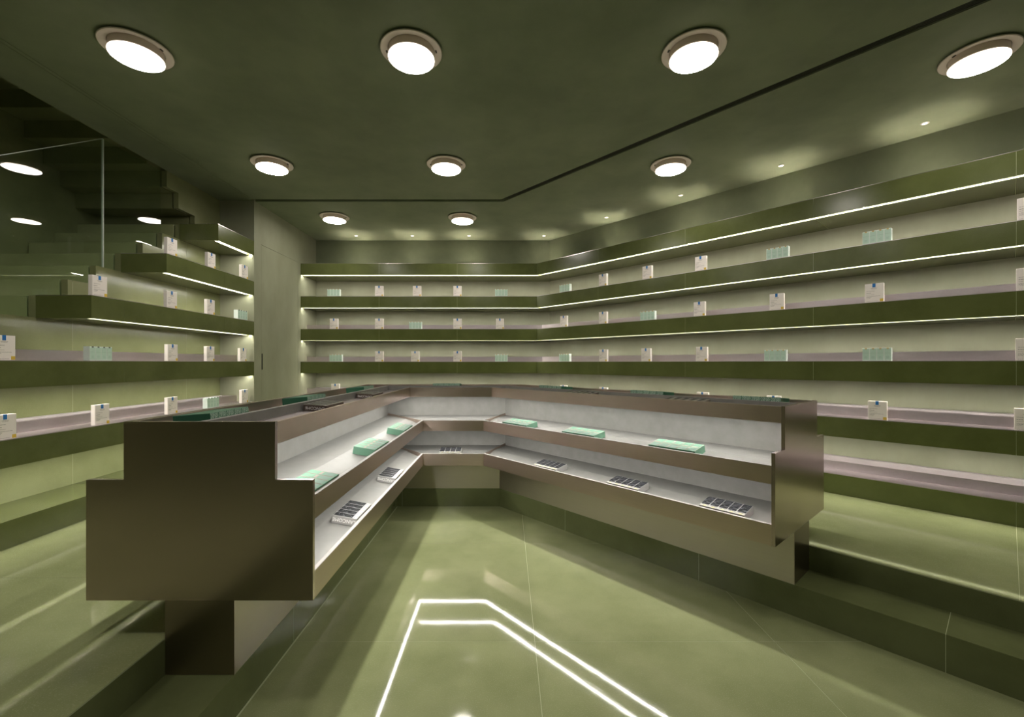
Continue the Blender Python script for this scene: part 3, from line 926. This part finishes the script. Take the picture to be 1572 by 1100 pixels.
SEG = [(Vector((-1.207, 0)), Vector((0, 1)), I0), (Vector((0, CA.y)), Vector((1, 0)), Vector((0, -1))), (CB, D, -W)]
def pack(kind, seg, side, lv, o0, a0, n, where, slope=None):
    """n cartons side by side from position a0 along arm seg; o0 = distance of their inner end from the spine"""
    sp = SPEC[kind]
    org, dr, inn = SEG[seg]
    nrm = inn * side                      # from the spine to the lip
    zf, sl = floor_z(lv, o0)
    if slope is None:
        # rest on the floor under the whole length
        Lb = max(v.co.y for v in sp['body'].vertices)
        z1, _ = floor_z(lv, o0 + Lb * 0.98)
        sl = (z1 - zf) / (Lb * 0.98)
        # keep clear of the fold in the floor
        for i in range(12):
            o = o0 + Lb * i / 11
            need = floor_z(lv, o)[0] - (zf + sl * (o - o0))
            if need > 0:
                zf += need
    names = {0: 'left arm', 1: 'short back arm', 2: 'right arm'}
    for i in range(n):
        p = org + dr * (a0 + i * (sp['w'] + 0.0006)) + nrm * o0
        X = Vector((dr.x, dr.y, 0))
        Y = Vector((nrm.x, nrm.y, sl)).normalized()
        flip = X.cross(Y).z < 0
        if flip:
            X = -X
            p = p + dr * sp['w']
        Z = X.cross(Y).normalized()
        mtx = Matrix((( X.x, Y.x, Z.x, p.x), (X.y, Y.y, Z.y, p.y), (X.z, Y.z, Z.z, zf + 0.0005), (0, 0, 0, 1)))
        ordn = NTH[i]
        lab = f'{sp["label"]} carton, {ordn} from {("near end", "left", "left")[seg]} in {where}'
        o = link('tray_carton', sp['body'], None, None, label=lab, category='carton', group=f'{sp["label"]} cartons in the counter trays')
        o.matrix_world = mtx
        for pn, pm in sp['parts']:
            link(pn, pm, None, o, **({'kind': 'stuff'} if pn in ('top_marks', 'pale_edge') else {}))
        if sp.get('text_me'):
            t = link('lettering', sp['text_me'], None, o)
            Hh = max(v.co.z for v in sp['body'].vertices)
            Ll = max(v.co.y for v in sp['body'].vertices)
            near_x = -0.0004 if flip else -0.0004
            # on the side towards the counter end, upside down
            xs = sp['w'] + 0.0003 if flip else -0.0003
            if seg == 0:
                # side facing the viewer
                q = Matrix(((0, 0, -1, 0), (1, 0, 0, 0), (0, -1, 0, 0), (0, 0, 0, 1)))
                R = Matrix.Identity(4)
            if flip:
                t.matrix_local = Matrix.Translation((sp['w'] + 0.0003, Ll / 2, Hh / 2)) @ Matrix(((0, 0, 1, 0), (-1, 0, 0, 0), (0, -1, 0, 0), (0, 0, 0, 1)))
            else:
                t.matrix_local = Matrix.Translation((-0.0003, Ll / 2, Hh / 2)) @ Matrix(((0, 0, -1, 0), (1, 0, 0, 0), (0, -1, 0, 0), (0, 0, 0, 1)))

# left arm
pack('mint', 0, 1, 1, 0.291, 1.762, 5, 'nearest mint pack, left arm')
pack('mint', 0, 1, 1, 0.291, 2.626, 5, 'middle mint pack, left arm')
pack('mint', 0, 1, 1, 0.291, 3.370, 5, 'farthest mint pack, left arm')
pack('black', 0, 1, 2, 0.285, 2.323, 5, 'nearer lower pack, left arm')
pack('black', 0, 1, 2, 0.285, 3.135, 5, 'farther lower pack, left arm')
pack('brown', 0, 1, 0, 0.022, 2.575, 5, 'nearer pack atop left arm')
pack('brown', 0, 1, 0, 0.022, 3.478, 5, 'farther pack atop left arm')
pack('green', 0, -1, 0, 0.022, 1.842, 5, 'nearest green pack atop left arm')
pack('green', 0, -1, 0, 0.022, 2.738, 5, 'middle green pack atop left arm')
pack('green', 0, -1, 0, 0.022, 3.825, 5, 'farthest green pack atop left arm')
# back arm
pack('black', 1, 1, 2, 0.285, -0.620, 4, 'row in the short back arm')
pack('green', 1, -1, 0, 0.022, -0.750, 5, 'row atop the short back arm')
# right arm
pack('mint', 2, 1, 1, 0.285, 0.430, 5, 'mint pack deepest in right arm')
pack('mint', 2, 1, 1, 0.285, 1.115, 5, 'middle mint pack, right arm')
pack('mint', 2, 1, 1, 0.285, 1.840, 5, 'mint pack nearest right end')
pack('black', 2, 1, 2, 0.285, 0.810, 5, 'deepest lower pack, right arm')
pack('black', 2, 1, 2, 0.285, 1.520, 5, 'middle lower pack, right arm')
pack('black', 2, 1, 2, 0.285, 2.165, 5, 'lower pack nearest right end')
pack('brown', 2, 1, 0, 0.022, 0.885, 5, 'farther pack atop right arm')
pack('brown', 2, 1, 0, 0.022, 1.780, 5, 'nearer pack atop right arm')
pack('green', 2, -1, 0, 0.022, 0.440, 5, 'deepest green pack atop right arm')
pack('green', 2, -1, 0, 0.022, 1.420, 5, 'middle green pack atop right arm')
pack('green', 2, -1, 0, 0.022, 2.175, 5, 'green pack nearest right end')
